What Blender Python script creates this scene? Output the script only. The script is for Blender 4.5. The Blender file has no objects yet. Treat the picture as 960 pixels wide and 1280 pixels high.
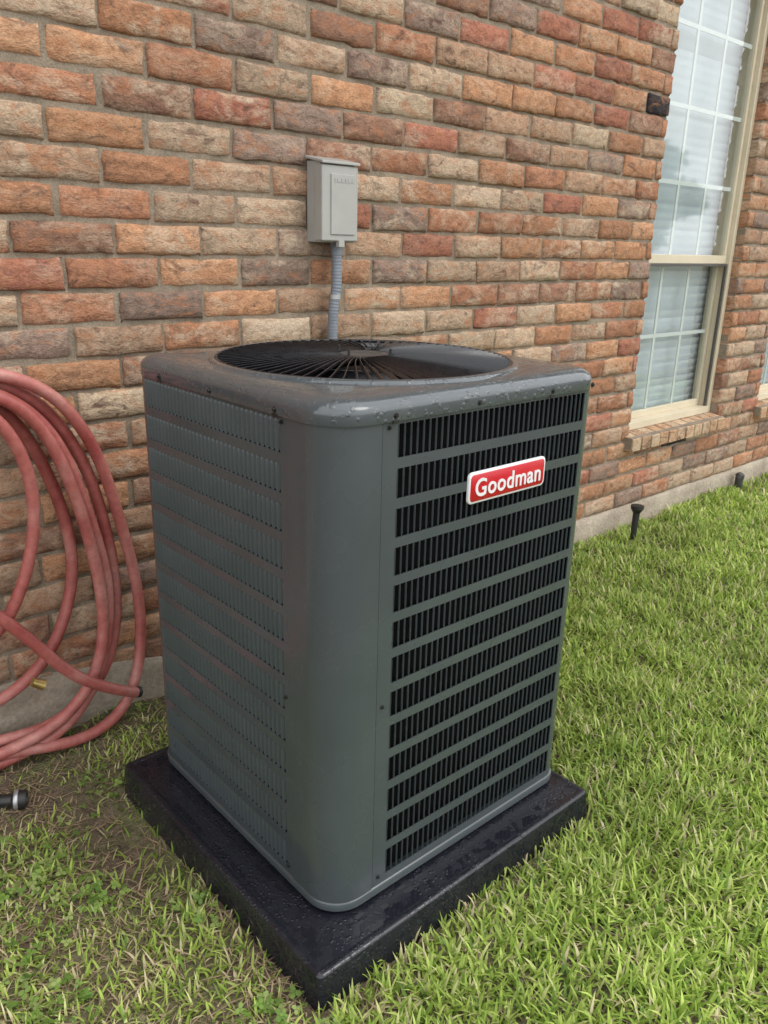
import bpy, bmesh, math, random
import numpy as np
from mathutils import Vector, Matrix
random.seed(7); rng=np.random.default_rng(7)
scene=bpy.context.scene; COL=scene.collection
WY=2.0145   # brick face plane

# ---------------------------------------------------------------- helpers
def empty(name,loc):
    o=bpy.data.objects.new(name,None); o.empty_display_size=.2; o.location=loc; COL.objects.link(o); return o
def link(o,parent=None):
    COL.objects.link(o)
    if parent is not None:
        o.parent=parent; o.location=Vector(o.location)-parent.location
    return o
def mk(name,verts,faces,mat,parent=None,smooth=False,mats=None,midx=None):
    me=bpy.data.meshes.new(name); me.from_pydata([tuple(v) for v in verts],[],faces)
    for m in (mats or [mat]): me.materials.append(m)
    if midx: me.polygons.foreach_set('material_index',midx)
    if smooth: me.polygons.foreach_set('use_smooth',[True]*len(me.polygons))
    me.update(); o=bpy.data.objects.new(name,me); link(o,parent); return o
class MB:
    def __init__(s): s.v=[]; s.f=[]
    def box(s,x0,x1,y0,y1,z0,z1):
        b=len(s.v); s.v+= [(x,y,z) for z in(z0,z1) for y in(y0,y1) for x in(x0,x1)]
        s.f+=[tuple(b+i for i in q) for q in((0,2,3,1),(4,5,7,6),(0,1,5,4),(2,6,7,3),(0,4,6,2),(1,3,7,5))]
    def grid(s,rows,closed=False,flip=False):
        b=len(s.v); n=len(rows[0])
        for r in rows: s.v+=[tuple(p) for p in r]
        for i in range(len(rows)-1):
            for j in range(n if closed else n-1):
                k=(j+1)%n
                q=(b+i*n+j,b+i*n+k,b+(i+1)*n+k,b+(i+1)*n+j)
                s.f.append(q[::-1] if flip else q)
    def cyl(s,c,ax,r0,r1,L,n=16):
        ax=Vector(ax).normalized(); t=ax.orthogonal().normalized(); u=ax.cross(t); c=Vector(c)
        A=[c+r0*(math.cos(a)*t+math.sin(a)*u) for a in [2*math.pi*i/n for i in range(n)]]
        B=[c+ax*L+r1*(math.cos(a)*t+math.sin(a)*u) for a in [2*math.pi*i/n for i in range(n)]]
        b=len(s.v); s.grid([A,B],True); s.f.append(tuple(range(b+n-1,b-1,-1))); s.f.append(tuple(range(b+n,b+2*n)))
    def obj(s,name,mat,parent=None,smooth=False,bevel=0,seg=2):
        o=mk(name,s.v,s.f,mat,parent,smooth)
        if bevel:
            m=o.modifiers.new('b','BEVEL'); m.width=bevel; m.segments=seg; m.limit_method='ANGLE'; m.angle_limit=.7
        return o
def autosmooth(o,ang=35):
    me=o.data; bm=bmesh.new(); bm.from_mesh(me)
    bmesh.ops.recalc_face_normals(bm,faces=bm.faces)
    for f in bm.faces: f.smooth=True
    for e in bm.edges:
        if len(e.link_faces)==2 and e.calc_face_angle(0)>math.radians(ang): e.smooth=False
    bm.to_mesh(me); bm.free()
def tube(name,pts,r,mat,parent=None,cyclic=False,res=12,rib=0,ribp=.006):
    cu=bpy.data.curves.new(name,'CURVE'); cu.dimensions='3D'
    sp=cu.splines.new('NURBS'); sp.points.add(len(pts)-1)
    for p,q in zip(sp.points,pts): p.co=(*q,1)
    sp.order_u=4; sp.use_cyclic_u=cyclic; sp.use_endpoint_u=not cyclic; sp.resolution_u=res
    cu.bevel_depth=r; cu.bevel_resolution=5; cu.use_fill_caps=True
    o=bpy.data.objects.new(name,cu); COL.objects.link(o)
    dg=bpy.context.evaluated_depsgraph_get(); me=bpy.data.meshes.new_from_object(o.evaluated_get(dg))
    bpy.data.objects.remove(o); me.materials.clear(); me.materials.append(mat)
    me.polygons.foreach_set('use_smooth',[True]*len(me.polygons))
    o=bpy.data.objects.new(name,me); link(o,parent); return o

# ---------------------------------------------------------------- node materials
class NT:
    def __init__(s,name):
        s.m=bpy.data.materials.new(name); s.m.use_nodes=True; s.t=s.m.node_tree
        s.b=s.t.nodes['Principled BSDF']; s.out=s.t.nodes['Material Output']
    def n(s,typ,**kw):
        nd=s.t.nodes.new(typ)
        for k,v in kw.items():
            if k in nd.inputs: nd.inputs[k].default_value=v
            else: setattr(nd,k,v)
        return nd
    def l(s,a,b): s.t.links.new(a,b)
    def coord(s): return s.n('ShaderNodeTexCoord').outputs['Object']
    def noise(s,vec,scale,detail=5,rough=.6,dist=0):
        nd=s.n('ShaderNodeTexNoise'); nd.inputs['Scale'].default_value=scale; nd.inputs['Detail'].default_value=detail
        nd.inputs['Roughness'].default_value=rough; nd.inputs['Distortion'].default_value=dist
        s.l(vec,nd.inputs['Vector']); return nd.outputs['Fac']
    def ramp(s,fac,stops):
        nd=s.n('ShaderNodeValToRGB'); cr=nd.color_ramp
        while len(cr.elements)<len(stops): cr.elements.new(.5)
        for e,(p,c) in zip(cr.elements,stops):
            e.position=p; e.color=(c,c,c,1) if isinstance(c,(int,float)) else (*c,1)
        s.l(fac,nd.inputs['Fac']); return nd.outputs['Color']
    def mix(s,fac,a,b,mode='MIX'):
        nd=s.n('ShaderNodeMix',data_type='RGBA',blend_type=mode)
        for i,v in ((0,fac),(6,a),(7,b)):
            if isinstance(v,(int,float)): nd.inputs[i].default_value=v if i==0 else (v,v,v,1)
            elif isinstance(v,tuple): nd.inputs[i].default_value=(*v,1)
            else: s.l(v,nd.inputs[i])
        return nd.outputs[2]
    def math(s,op,a,b=0):
        nd=s.n('ShaderNodeMath',operation=op)
        for i,v in ((0,a),(1,b)):
            if isinstance(v,(int,float)): nd.inputs[i].default_value=v
            else: s.l(v,nd.inputs[i])
        return nd.outputs[0]
    def bump(s,h,dist=.002,strength=.5,prev=None):
        nd=s.n('ShaderNodeBump'); nd.inputs['Distance'].default_value=dist; nd.inputs['Strength'].default_value=strength
        s.l(h,nd.inputs['Height'])
        if prev is not None: s.l(prev,nd.inputs['Normal'])
        s.l(nd.outputs[0],s.b.inputs['Normal']); return nd.outputs[0]
    def set(s,**kw):
        for k,v in kw.items():
            k=k.replace('_',' ')
            i=s.b.inputs[k]
            if isinstance(v,(int,float)): i.default_value=v
            elif isinstance(v,tuple): i.default_value=(*v,1)
            else: s.l(v,i)
        return s
def simple(name,col,rough=.5,var=.15,scale=30,metal=0,bump=0,bscale=200,spec=.5):
    k=NT(name); c=k.coord(); n=k.noise(c,scale,3)
    a=tuple(x*(1-var) for x in col); b=tuple(min(1,x*(1+var)) for x in col)
    k.set(Base_Color=k.ramp(n,[(.3,a),(.7,b)]),Metallic=metal,Roughness=k.ramp(n,[(.3,max(0,rough-.08)),(.7,min(1,rough+.08))]))
    k.b.inputs['Specular IOR Level'].default_value=spec
    if bump: k.bump(k.noise(c,bscale,3),bump,.6)
    return k.m

# brick
k=NT('brick'); c=k.coord()
at=k.n('ShaderNodeAttribute',attribute_name='bcol'); rn=k.n('ShaderNodeAttribute',attribute_name='brnd')
vm=k.n('ShaderNodeVectorMath',operation='ADD'); k.l(c,vm.inputs[0]); k.l(rn.outputs['Vector'],vm.inputs[1])
vs=k.n('ShaderNodeVectorMath',operation='MULTIPLY'); k.l(vm.outputs[0],vs.inputs[0]); vs.inputs[1].default_value=(1,1,1.7); v=vs.outputs[0]
n1=k.noise(v,8,5,.68,.8); n2=k.noise(v,32,5,.72,.5); n3=k.noise(v,160,2,.7); n4=k.noise(v,13,4,.65,1.2)
base=k.mix(1.0,at.outputs['Color'],k.ramp(n2,[(.28,.52),(.5,1.0),(.74,1.38)]),'MULTIPLY')
base=k.mix(k.ramp(n4,[(.52,0.0),(.63,.60)]),base,(.35,.155,.078))
base=k.mix(k.ramp(n4,[(.31,.85),(.43,0.0)]),base,(.12,.064,.046))
wash=k.math('MULTIPLY',k.ramp(n1,[(.46,0.0),(.63,1.0)]),k.ramp(n2,[(.34,.15),(.58,1.0)]))
base=k.mix(k.math('MULTIPLY',wash,rn.outputs['Alpha']),base,(.46,.365,.265))
base=k.mix(1.0,base,k.ramp(n3,[(.3,.76),(.7,1.2)]),'MULTIPLY')
k.set(Base_Color=base,Roughness=.9); k.b.inputs['Specular IOR Level'].default_value=.25
b1=k.bump(n2,.011,.65); b1=k.bump(n3,.003,.7,b1)
M_brick=k.m
k=NT('mortar'); c=k.coord(); n=k.noise(c,14,4,.7); n2=k.noise(c,180,3,.7)
k.set(Base_Color=k.mix(1.0,k.ramp(n,[(.3,(.165,.13,.094)),(.7,(.30,.245,.18))]),k.ramp(n2,[(.3,.7),(.7,1.2)]),'MULTIPLY'),Roughness=.95)
k.bump(n2,.003,.8,k.bump(n,.008,.6)); M_mortar=k.m
k=NT('foundation_concrete'); c=k.coord(); n=k.noise(c,5,6,.7); n2=k.noise(c,90,4,.7)
k.set(Base_Color=k.mix(1.0,k.ramp(n,[(.3,(.25,.20,.15)),(.65,(.42,.365,.285))]),k.ramp(n2,[(.3,.7),(.7,1.15)]),'MULTIPLY'),Roughness=.95)
k.bump(n2,.004,.8,k.bump(n,.02,.6)); M_conc=k.m
# cabinet paint
k=NT('cabinet_grey_paint'); c=k.coord(); n=k.noise(c,6,3); n2=k.noise(c,420,1)
ms=k.n('ShaderNodeVectorMath',operation='MULTIPLY'); k.l(c,ms.inputs[0]); ms.inputs[1].default_value=(1,1,.12)
st_=k.noise(ms.outputs[0],22,3,.6)
k.set(Base_Color=k.mix(k.ramp(st_,[(.55,0.0),(.75,.10)]),k.ramp(n,[(.3,(.047,.058,.063)),(.7,(.055,.067,.072))]),(.085,.092,.090)),Roughness=k.ramp(n,[(.3,.22),(.7,.32)]))
k.b.inputs['Coat Weight'].default_value=.3; k.b.inputs['Coat Roughness'].default_value=.10
k.bump(n2,.0004,.3); M_cab=k.m
# lid paint, with water drops
k=NT('lid_paint_wet'); c=k.coord(); n=k.noise(c,6,3); nd_=k.noise(c,22,5,.7,.4)
vo=k.n('ShaderNodeTexVoronoi',feature='F1'); vo.inputs['Scale'].default_value=80; vo.inputs['Randomness'].default_value=1; k.l(c,vo.inputs['Vector'])
mask=k.ramp(k.noise(c,14,5,.7),[(.44,0.0),(.52,1.0)])
drop=k.math('MULTIPLY',k.ramp(vo.outputs['Distance'],[(.25,1.0),(.42,0.0)]),mask)
k.set(Base_Color=k.mix(k.ramp(nd_,[(.55,0.0),(.70,.30)]),k.ramp(n,[(.3,(.052,.063,.070)),(.7,(.064,.076,.084))]),(.11,.115,.11)),Roughness=k.mix(drop,k.ramp(nd_,[(.35,.12),(.65,.30)]),.05))
k.b.inputs['Coat Weight'].default_value=.5; k.b.inputs['Coat Roughness'].default_value=.06
k.bump(drop,.0022,.6); M_lid=k.m
M_blk=simple('black_guard_steel',(.013,.014,.017),.30,.2,40)
M_hub=simple('hub_steel',(.055,.055,.055),.4,.2,60,.3)
M_screw=simple('black_screw',(.012,.012,.012),.4)
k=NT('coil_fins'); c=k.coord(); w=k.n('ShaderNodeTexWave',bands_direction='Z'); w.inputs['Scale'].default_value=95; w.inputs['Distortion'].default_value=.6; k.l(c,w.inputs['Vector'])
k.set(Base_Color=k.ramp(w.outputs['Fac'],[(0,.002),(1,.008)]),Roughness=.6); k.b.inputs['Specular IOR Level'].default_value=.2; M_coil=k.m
# pad : wet black plastic with dry islands and beads of water
k=NT('pad_black_plastic'); c=k.coord()
nn=k.noise(c,30,4,.55,.6); spl=k.ramp(nn,[(.50,0.0),(.53,1.0)]); nf=k.noise(c,9,4,.7)
vo=k.n('ShaderNodeTexVoronoi',feature='F1'); vo.inputs['Scale'].default_value=110; k.l(c,vo.inputs['Vector'])
drop=k.math('MULTIPLY',k.ramp(vo.outputs['Distance'],[(.22,1.0),(.38,0.0)]),k.ramp(nf,[(.46,0.0),(.54,1.0)]))
k.set(Base_Color=k.ramp(nf,[(.3,(.009,.010,.014)),(.7,(.013,.014,.020))]),Roughness=k.mix(drop,k.ramp(nn,[(.50,.06),(.54,.38)]),.04))
k.bump(drop,.0016,.6,k.bump(spl,.0006,.5)); M_pad=k.m
M_red=simple('badge_red',(.44,.008,.016),.3,.05)
M_white=simple('badge_white',(.66,.66,.66),.35,.03)
M_box=simple('disconnect_grey_paint',(.32,.32,.30),.45,.06,12,0,.0003,500)
M_cond=simple('conduit_grey_pvc',(.17,.19,.22),.5,.1,40)
M_galv=simple('galvanised_fitting',(.40,.41,.42),.4,.15,60,.7)
k=NT('hose_rubber'); c=k.coord(); n=k.noise(c,7,4,.6); n2=k.noise(c,60,3,.7)
k.set(Base_Color=k.mix(1.0,k.ramp(n,[(.3,(.26,.050,.045)),(.52,(.36,.105,.09)),(.75,(.46,.22,.19))]),k.ramp(n2,[(.3,.8),(.7,1.15)]),'MULTIPLY'),Roughness=.5)
k.bump(n2,.0006,.5); M_hose=k.m
M_brass=simple('brass',(.5,.36,.14),.4,.15,60,.9)
M_noz=simple('nozzle_black_rubber',(.015,.015,.015),.5)
M_frame=simple('window_frame_beige',(.56,.49,.36),.5,.06,8,0,.0003,300)
M_mun=simple('window_grille_white',(.72,.71,.67),.5,.04)
M_scr=simple('screen_frame_bronze',(.06,.055,.05),.45)
M_blind=simple('blind_white',(.76,.79,.82),.55,.03)
M_room=simple('room_interior',(.45,.44,.42),.8)
M_soffit=simple('soffit_paint',(.6,.56,.48),.7)
M_shingle=simple('roof_shingles',(.10,.085,.07),.9,.4,25,0,.01,30)
k=NT('window_glass'); t=k.t
tr=k.n('ShaderNodeBsdfTransparent'); tr.inputs['Color'].default_value=(.86,.92,.93,1); gl=k.n('ShaderNodeBsdfGlossy'); gl.inputs['Roughness'].default_value=.04
lw=k.n('ShaderNodeLayerWeight'); lw.inputs['Blend'].default_value=.5
fac=k.math('ADD',k.math('MULTIPLY',k.math('POWER',lw.outputs['Facing'],2.2),.58),.06); mx=k.n('ShaderNodeMixShader')
k.l(fac,mx.inputs[0]); k.l(tr.outputs[0],mx.inputs[1]); k.l(gl.outputs[0],mx.inputs[2]); k.l(mx.outputs[0],k.out.inputs['Surface']); M_glass=k.m
# foliage
def foliage(name,trans=.4,rough=.5):
    k=NT(name); at=k.n('ShaderNodeAttribute',attribute_name='gcol'); 
    k.set(Base_Color=at.outputs['Color'],Roughness=rough); k.b.inputs['Specular IOR Level'].default_value=.3
    td=k.n('ShaderNodeBsdfTranslucent'); k.l(at.outputs['Color'],td.inputs['Color'])
    mx=k.n('ShaderNodeMixShader'); mx.inputs[0].default_value=trans
    k.l(k.b.outputs[0],mx.inputs[1]); k.l(td.outputs[0],mx.inputs[2]); k.l(mx.outputs[0],k.out.inputs['Surface']); return k.m
M_grass=foliage('grass_blades'); M_leaf=foliage('tree_leaves',.25)
M_bark=simple('bark',(.10,.075,.055),.9,.3,20,0,.01,30)
k=NT('soil'); c=k.coord(); n=k.noise(c,3.5,4,.65); n2=k.noise(c,30,4,.75); n3=k.noise(c,160,2,.7)
k.set(Base_Color=k.mix(1.0,k.mix(k.ramp(n,[(.42,0.0),(.6,1.0)]),k.ramp(n2,[(.3,(.08,.055,.036)),(.7,(.19,.14,.095))]),k.ramp(n2,[(.3,(.07,.075,.03)),(.7,(.16,.16,.07))])),k.ramp(n3,[(.3,.7),(.7,1.25)]),'MULTIPLY'),Roughness=.95)
k.bump(n3,.004,.8,k.bump(n2,.02,.8)); M_soil=k.m

# ---------------------------------------------------------------- 2D value noise
_tab=rng.random((256,256))
def vnoise(x,y,s):
    x=np.asarray(x)*s+37.3; y=np.asarray(y)*s+91.7
    xi=np.floor(x).astype(int); yi=np.floor(y).astype(int); fx=x-xi; fy=y-yi
    fx=fx*fx*(3-2*fx); fy=fy*fy*(3-2*fy); g=lambda a,b:_tab[a%256,b%256]
    return (g(xi,yi)*(1-fx)+g(xi+1,yi)*fx)*(1-fy)+(g(xi,yi+1)*(1-fx)+g(xi+1,yi+1)*fx)*fy
def pdist(x,y):
    dx=np.maximum(np.maximum(.649-x,x-1.455),0); dy=np.maximum(np.maximum(.863-y,y-1.665),0); return np.hypot(dx,dy)
def gh(x,y):
    x=np.asarray(x,float); y=np.asarray(y,float)
    h=.035*(vnoise(x,y,1.6)-.5)+.022*(vnoise(x,y,6)-.5)+.012*(vnoise(x,y,17)-.5)-.004
    d=pdist(x,y)
    h=h*np.clip(d/.25,0.15,1)-.010*np.exp(-d/.10)
    h=h-.035*np.exp(-(((x-.57)/.08)**2+((y-1.50)/.20)**2))
    h=h-.012*np.clip((y-1.75)/.2,0,1)*np.clip((.8-x)/.3,0,1)
    return h

# ---------------------------------------------------------------- ground
xs=np.concatenate([[-80,-40,-20,-10,-5,-3,-2],np.arange(-1.2,6.5,.035),[6.8,7.5,9,12,20,40,80]])
ys=np.concatenate([[-80,-40,-20,-10,-5,-3,-2],np.arange(-1.2,2.3,.035),[2.6,4,8,20,50,80]])
X,Y=np.meshgrid(xs,ys,indexing='ij'); Z=gh(X,Y); nx,ny=X.shape
V=np.stack([X,Y,Z],-1).reshape(-1,3); I=np.arange(nx*ny).reshape(nx,ny)
Fq=np.stack([I[:-1,:-1],I[1:,:-1],I[1:,1:],I[:-1,1:]],-1).reshape(-1,4)
g=mk('ground',V.tolist(),Fq.tolist(),M_soil,None,True)

# ---------------------------------------------------------------- grass
def blades(name,P,Lh,W,yaw,lean,curl,colr,mat,parent=None):
    n=len(P); d=np.stack([np.cos(yaw),np.sin(yaw),0*yaw],-1); s=np.stack([-np.sin(yaw),np.cos(yaw),0*yaw],-1)
    V=np.zeros((n,7,3)); up=np.array([0,0,1.])
    a=lean; p=P.copy()
    for i,wf in enumerate([1.0,.95,.7]):
        V[:,2*i]=p-s*(W*wf/2)[:,None]; V[:,2*i+1]=p+s*(W*wf/2)[:,None]
        p=p+(d*np.sin(a)[:,None]+up*np.cos(a)[:,None])*(Lh/3)[:,None]; a=a+curl
    V[:,6]=p
    b=(np.arange(n)*7)[:,None]
    quads=np.concatenate([b+np.array([[0,1,3,2]]),b+np.array([[2,3,5,4]])],1).reshape(-1,4); tris=(b+np.array([[4,5,6]]))
    me=bpy.data.meshes.new(name); me.vertices.add(n*7); me.vertices.foreach_set('co',V.reshape(-1))
    li=np.concatenate([quads.reshape(-1),tris.reshape(-1)]); nq=len(quads); nt=len(tris)
    me.loops.add(len(li)); me.loops.foreach_set('vertex_index',li.astype(np.int32))
    me.polygons.add(nq+nt); ls=np.concatenate([np.arange(nq)*4,nq*4+np.arange(nt)*3]); me.polygons.foreach_set('loop_start',ls.astype(np.int32))
    me.polygons.foreach_set('use_smooth',np.ones(nq+nt,bool)); me.update(calc_edges=True)
    ca=me.color_attributes.new('gcol','FLOAT_COLOR','POINT'); C=np.ones((n,7,4)); C[:,:,:3]=colr[:,None,:]
    ca.data.foreach_set('color',C.reshape(-1)); me.materials.append(mat)
    o=bpy.data.objects.new(name,me); link(o,parent); return o
def onpad(x,y,m=0.0): return (x>.649-m)&(x<1.455+m)&(y>.863-m)&(y<1.665+m)
def dirt(x,y):   # bare earth left of the pad and along the foundation
    a=np.exp(-(((x-.55)/.10)**2+((y-1.52)/.26)**2)**1.5)
    b=np.exp(-(((x-.46)/.07)**2+((y-.93)/.07)**2)**1.5)
    c=np.clip((y-1.80)/.12,0,1)*np.clip((1.0-x)/.2,0,1)*.55
    return np.clip(a+.8*b+c,0,1)
def lush(x,y):
    f=np.clip((x-.25)/.5,.54,1)
    f=np.maximum(f,np.clip((.95-y)/.35,0,1)*np.clip((x-.05)/.3,0,1))
    d=pdist(x,y)
    f=f*np.where(x>.64,np.clip(d/.06,.7,1),np.clip(d/.06,.5,1))
    f=np.where((y>1.68)&(x<1.8),f*.5,f)
    return f
def scatter(x0,x1,y0,y1,dens):
    n=int((x1-x0)*(y1-y0)*dens); return rng.uniform(x0,x1,n),rng.uniform(y0,y1,n)
SX=[];SY=[]
for a in ((-.2,2.6,-.1,2.0,16000),(2.6,4.5,-.3,2.0,9500),(4.5,8,-1.5,2.0,2600),(1,4.5,-1.2,-.3,2500)):
    x,y=scatter(*a); SX.append(x); SY.append(y)
x=np.concatenate(SX); y=np.concatenate(SY)
L=lush(x,y); patch=vnoise(x,y,7)*.6+vnoise(x,y,19)*.4
keep=(rng.random(len(x))<(.10+.9*L)*np.clip(.30+1.6*(patch-.25)+.75*L,0,1))&~onpad(x,y,.004)
keep&=~(rng.random(len(x))<.93*dirt(x,y))
x=x[keep];y=y[keep];L=L[keep];n=len(x)
P=np.stack([x,y,gh(x,y)-.003],-1)
far=np.clip((x-3)/4,0,1)
tuft=vnoise(x,y,9)
Lh=(rng.uniform(.022,.050,n)+.024*tuft)*(.36+.64*L); W=rng.uniform(.0040,.0082,n)*(1+far)*(.55+.45*L)
yaw=rng.uniform(0,2*math.pi,n); lean=rng.uniform(.1,1.0,n); curl=rng.uniform(.05,.5,n)
pal=np.array([[.34,.45,.09],[.25,.36,.06],[.44,.54,.14],[.15,.25,.045],[.54,.56,.24],[.60,.52,.33]])
wts=np.array([.28,.24,.23,.11,.09,.05])
ci=rng.choice(6,n,p=wts); dead=(rng.random(n)<.28*(1-L)); ci[dead]=5
colr=pal[ci]*rng.uniform(.75,1.2,n)[:,None]*(.80+.42*vnoise(x,y,3))[:,None]
colr=np.clip(colr,0,.8)
lean=np.where(pdist(x,y)<.05,lean*.5,lean)
grass=blades('grass',P,Lh,W,yaw,lean,curl,colr,M_grass)
# thatch: dry stems lying on the soil
x,y=scatter(-.3,2.8,-.3,2.0,1500); x2,y2=scatter(-.2,.75,.4,2.0,4000); x=np.concatenate([x,x2]);y=np.concatenate([y,y2])
k_=~onpad(x,y,.01)&~(rng.random(len(x))<.7*dirt(x,y)); x=x[k_];y=y[k_]; n=len(x)
P=np.stack([x,y,gh(x,y)+rng.uniform(.001,.008,n)],-1)
colr=np.array([[.40,.31,.20]])*rng.uniform(.45,1.35,n)[:,None]
blades('dry_thatch',P,rng.uniform(.02,.06,n),rng.uniform(.0015,.0035,n),rng.uniform(0,6.28,n),rng.uniform(1.25,1.6,n),rng.uniform(-.1,.12,n),colr,M_grass)
# clover / broadleaf weeds on the bare side : trifoliate leaves on short stalks
x,y=scatter(-.2,.68,.2,2.0,3000); pn=vnoise(x,y,6)
k_=(rng.random(len(x))<np.clip((pn-.42)*3,0,1))&~onpad(x,y,.02)&~(rng.random(len(x))<.95*dirt(x,y))
x=x[k_];y=y[k_]
vv=[];ff=[];cc=[]
for px,py in zip(x,y):
    hz=float(gh(px,py))+random.uniform(.006,.022); r=random.uniform(.0035,.0070); a0=random.uniform(0,6.28)
    tx,ty=random.uniform(-.5,.5),random.uniform(-.5,.5); cl=np.array(random.choice([(.18,.30,.06),(.24,.36,.085),(.14,.24,.05),(.31,.39,.13)]))*random.uniform(.8,1.25)
    for q in range(3):
        a=a0+q*2.094; cx,cy=px+math.cos(a)*r*1.0,py+math.sin(a)*r*1.0; b=len(vv)
        for j in range(6):
            t=j*1.047; ox,oy=math.cos(t)*r*.95,math.sin(t)*r*.8
            X_=cx+ox*math.cos(a)-oy*math.sin(a); Y_=cy+ox*math.sin(a)+oy*math.cos(a)
            vv.append((X_,Y_,hz+(X_-px)*tx+(Y_-py)*ty)); cc.append((*cl,1))
        ff.append(tuple(range(b,b+6)))
    b=len(vv); vv+=[(px-.0006,py,hz-.03),(px+.0006,py,hz-.03),(px,py,hz)]; cc+=[(*cl,1)]*3; ff.append((b,b+1,b+2))
o=mk('clover_weeds',vv,ff,M_grass); ca=o.data.color_attributes.new('gcol','FLOAT_COLOR','POINT'); ca.data.foreach_set('color',np.array(cc).reshape(-1))
# clods and pebbles
mb=MB()
for i in range(1500):
    px=random.uniform(-.1,.66) if i<1250 else random.uniform(1.3,2.4); py=random.uniform(.5,1.98) if i<1250 else random.uniform(1.2,1.98)
    if onpad(np.array(px),np.array(py),.01): continue
    if i>500 and i<1250 and random.random()>float(dirt(px,py)): continue
    r=random.uniform(.002,.007)*(1 if random.random()<.93 else 2); hz=float(gh(px,py)); b=len(mb.v)
    R=[[ (px+math.cos(a)*r*q*random.uniform(.7,1.2),py+math.sin(a)*r*q*random.uniform(.7,1.2),hz+zz*r) for a in np.arange(0,6.28,1.047)] for q,zz in ((1,-.3),(1,.3),(.55,.75))]
    mb.grid([r_[:6] for r_ in R],True); mb.f.append(tuple(range(b+12,b+18)))
o=mb.obj('soil_clods',M_soil,None,True)

# ---------------------------------------------------------------- brick house
house=empty('brick_house',(3,WY,0))
CH=.0823; Z0=.103; BP=.2435; J=.0095
OPEN=[(3.36,4.225,.470,2.58),(4.70,5.56,.470,2.58)]
XA,XB,ZT=-3.0,9.5,3.05
bricks=[]
row=0; z=Z0
while z<ZT:
    ph=.755 if (row-19)%2==0 else .755+BP/2
    ph+=random.uniform(-.014,.014)
    x0=ph-math.ceil((ph-XA)/BP)*BP
    while x0<XB:
        x1=x0+BP; segs=[(x0,x1)]
        zz0,zz1=z,z+CH
        for (a,b,c0,c1) in OPEN:
            if zz1-.02>c0 and zz0+.03<c1:
                ns=[]
                for (p,q) in segs:
                    if q<=a or p>=b: ns.append((p,q)); continue
                    if p<a: ns.append((p,a+J/2))
                    if q>b: ns.append((b-J/2,q))
                segs=ns
        for p,q in segs:
            if q-p>.03: bricks.append((p+J/2+random.uniform(-.003,.003),q-J/2+random.uniform(-.003,.003),zz0+J/2+random.uniform(-.002,.002),zz1-J/2+random.uniform(-.002,.002)))
        x0=x1
    row+=1; z+=CH
B=np.array(bricks); nb=len(B)
tx=np.array([0,0.0,.022,.15,.33,.5,.67,.85,.978,1,1.0]); tz=np.array([0,0,.08,.36,.64,.92,1,1])
dx=np.array([.075,.008,.0,0,0,0,0,0,0,.008,.075]); dz=np.array([.075,.008,.0,0,0,0,.008,.075])
TX,TZ=np.meshgrid(tx,tz,indexing='ij'); D=np.maximum(dx[:,None],dz[None,:])
nxg,nzg=TX.shape; per=nxg*nzg
w=(B[:,1]-B[:,0]); h=(B[:,3]-B[:,2])
VX=B[:,0][:,None,None]+TX[None]*w[:,None,None]; VZ=B[:,2][:,None,None]+TZ[None]*h[:,None,None]
VY=WY+D[None]+rng.uniform(-.0045,.0030,nb)[:,None,None]+np.zeros_like(VX)
jit=rng.normal(0,.0015,VX.shape); jitz=rng.normal(0,.0018,VX.shape)
for A in (jit,jitz):
    A[:,0,:]=A[:,1,:]; A[:,-1,:]=A[:,-2,:]; A[:,:,0]=A[:,:,1]; A[:,:,-1]=A[:,:,-2]
VX=VX+jit; VZ=VZ+jitz
tilt=rng.normal(0,.0022,(nb,2)); VY=VY+np.where(D[None]<.05,1,0)*((TX[None]-.5)*tilt[:,0,None,None]+(TZ[None]-.5)*tilt[:,1,None,None]+rng.normal(0,.0012,VX.shape))
cm=np.where((D[None]>.001)&(D[None]<.05)&(rng.random(VX.shape)<.10),.006,0); VY=VY+cm
BV=np.stack([VX,VY,VZ],-1).reshape(-1,3)
I=np.arange(per).reshape(nxg,nzg); q=np.stack([I[:-1,:-1],I[1:,:-1],I[1:,1:],I[:-1,1:]],-1).reshape(-1,4)
BF=(q[None]+(np.arange(nb)*per)[:,None,None]).reshape(-1,4)
o=mk('wall_bricks',BV.tolist(),BF.tolist(),M_brick,house,True)
pal=np.array([[.36,.18,.10],[.42,.225,.125],[.33,.155,.09],[.36,.23,.15],[.40,.29,.20],[.25,.135,.09],[.33,.135,.088],[.23,.16,.125],[.44,.335,.23],[.028,.026,.030]])
pw=np.array([.19,.14,.12,.15,.12,.09,.06,.08,.043,.007])
bi=rng.choice(len(pal),nb,p=pw); bc=pal[bi]*rng.uniform(.78,1.14,nb)[:,None]
Cc=np.ones((nb,per,4)); Cc[:,:,:3]=bc[:,None,:]
ca=o.data.color_attributes.new('bcol','FLOAT_COLOR','POINT'); ca.data.foreach_set('color',Cc.reshape(-1))
Rr=np.zeros((nb,per,4)); Rr[:,:,:3]=rng.uniform(0,9,(nb,1,3)); Rr[:,:,3]=np.clip(rng.normal(.58,.32,nb),.03,1)[:,None]*np.where(bi==9,.15,1)[:,None]
ca=o.data.color_attributes.new('brnd','FLOAT_COLOR','POINT'); ca.data.foreach_set('color',Rr.reshape(-1))
# mortar body
mb=MB(); my=WY+.0070; yb=WY+.13
cuts=[XA]+[v for a in OPEN for v in (a[0]-.002,a[1]+.002)]+[XB]
for i in range(0,len(cuts),2): mb.box(cuts[i],cuts[i+1],my,yb,Z0-.01,ZT)
for (a,b,c0,c1) in OPEN:
    mb.box(a-.002,b+.002,my,yb,Z0-.01,c0-.05); mb.box(a-.002,b+.002,my,yb,c1-.004,ZT)
mb.obj('wall_mortar',M_mortar,house)
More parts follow.
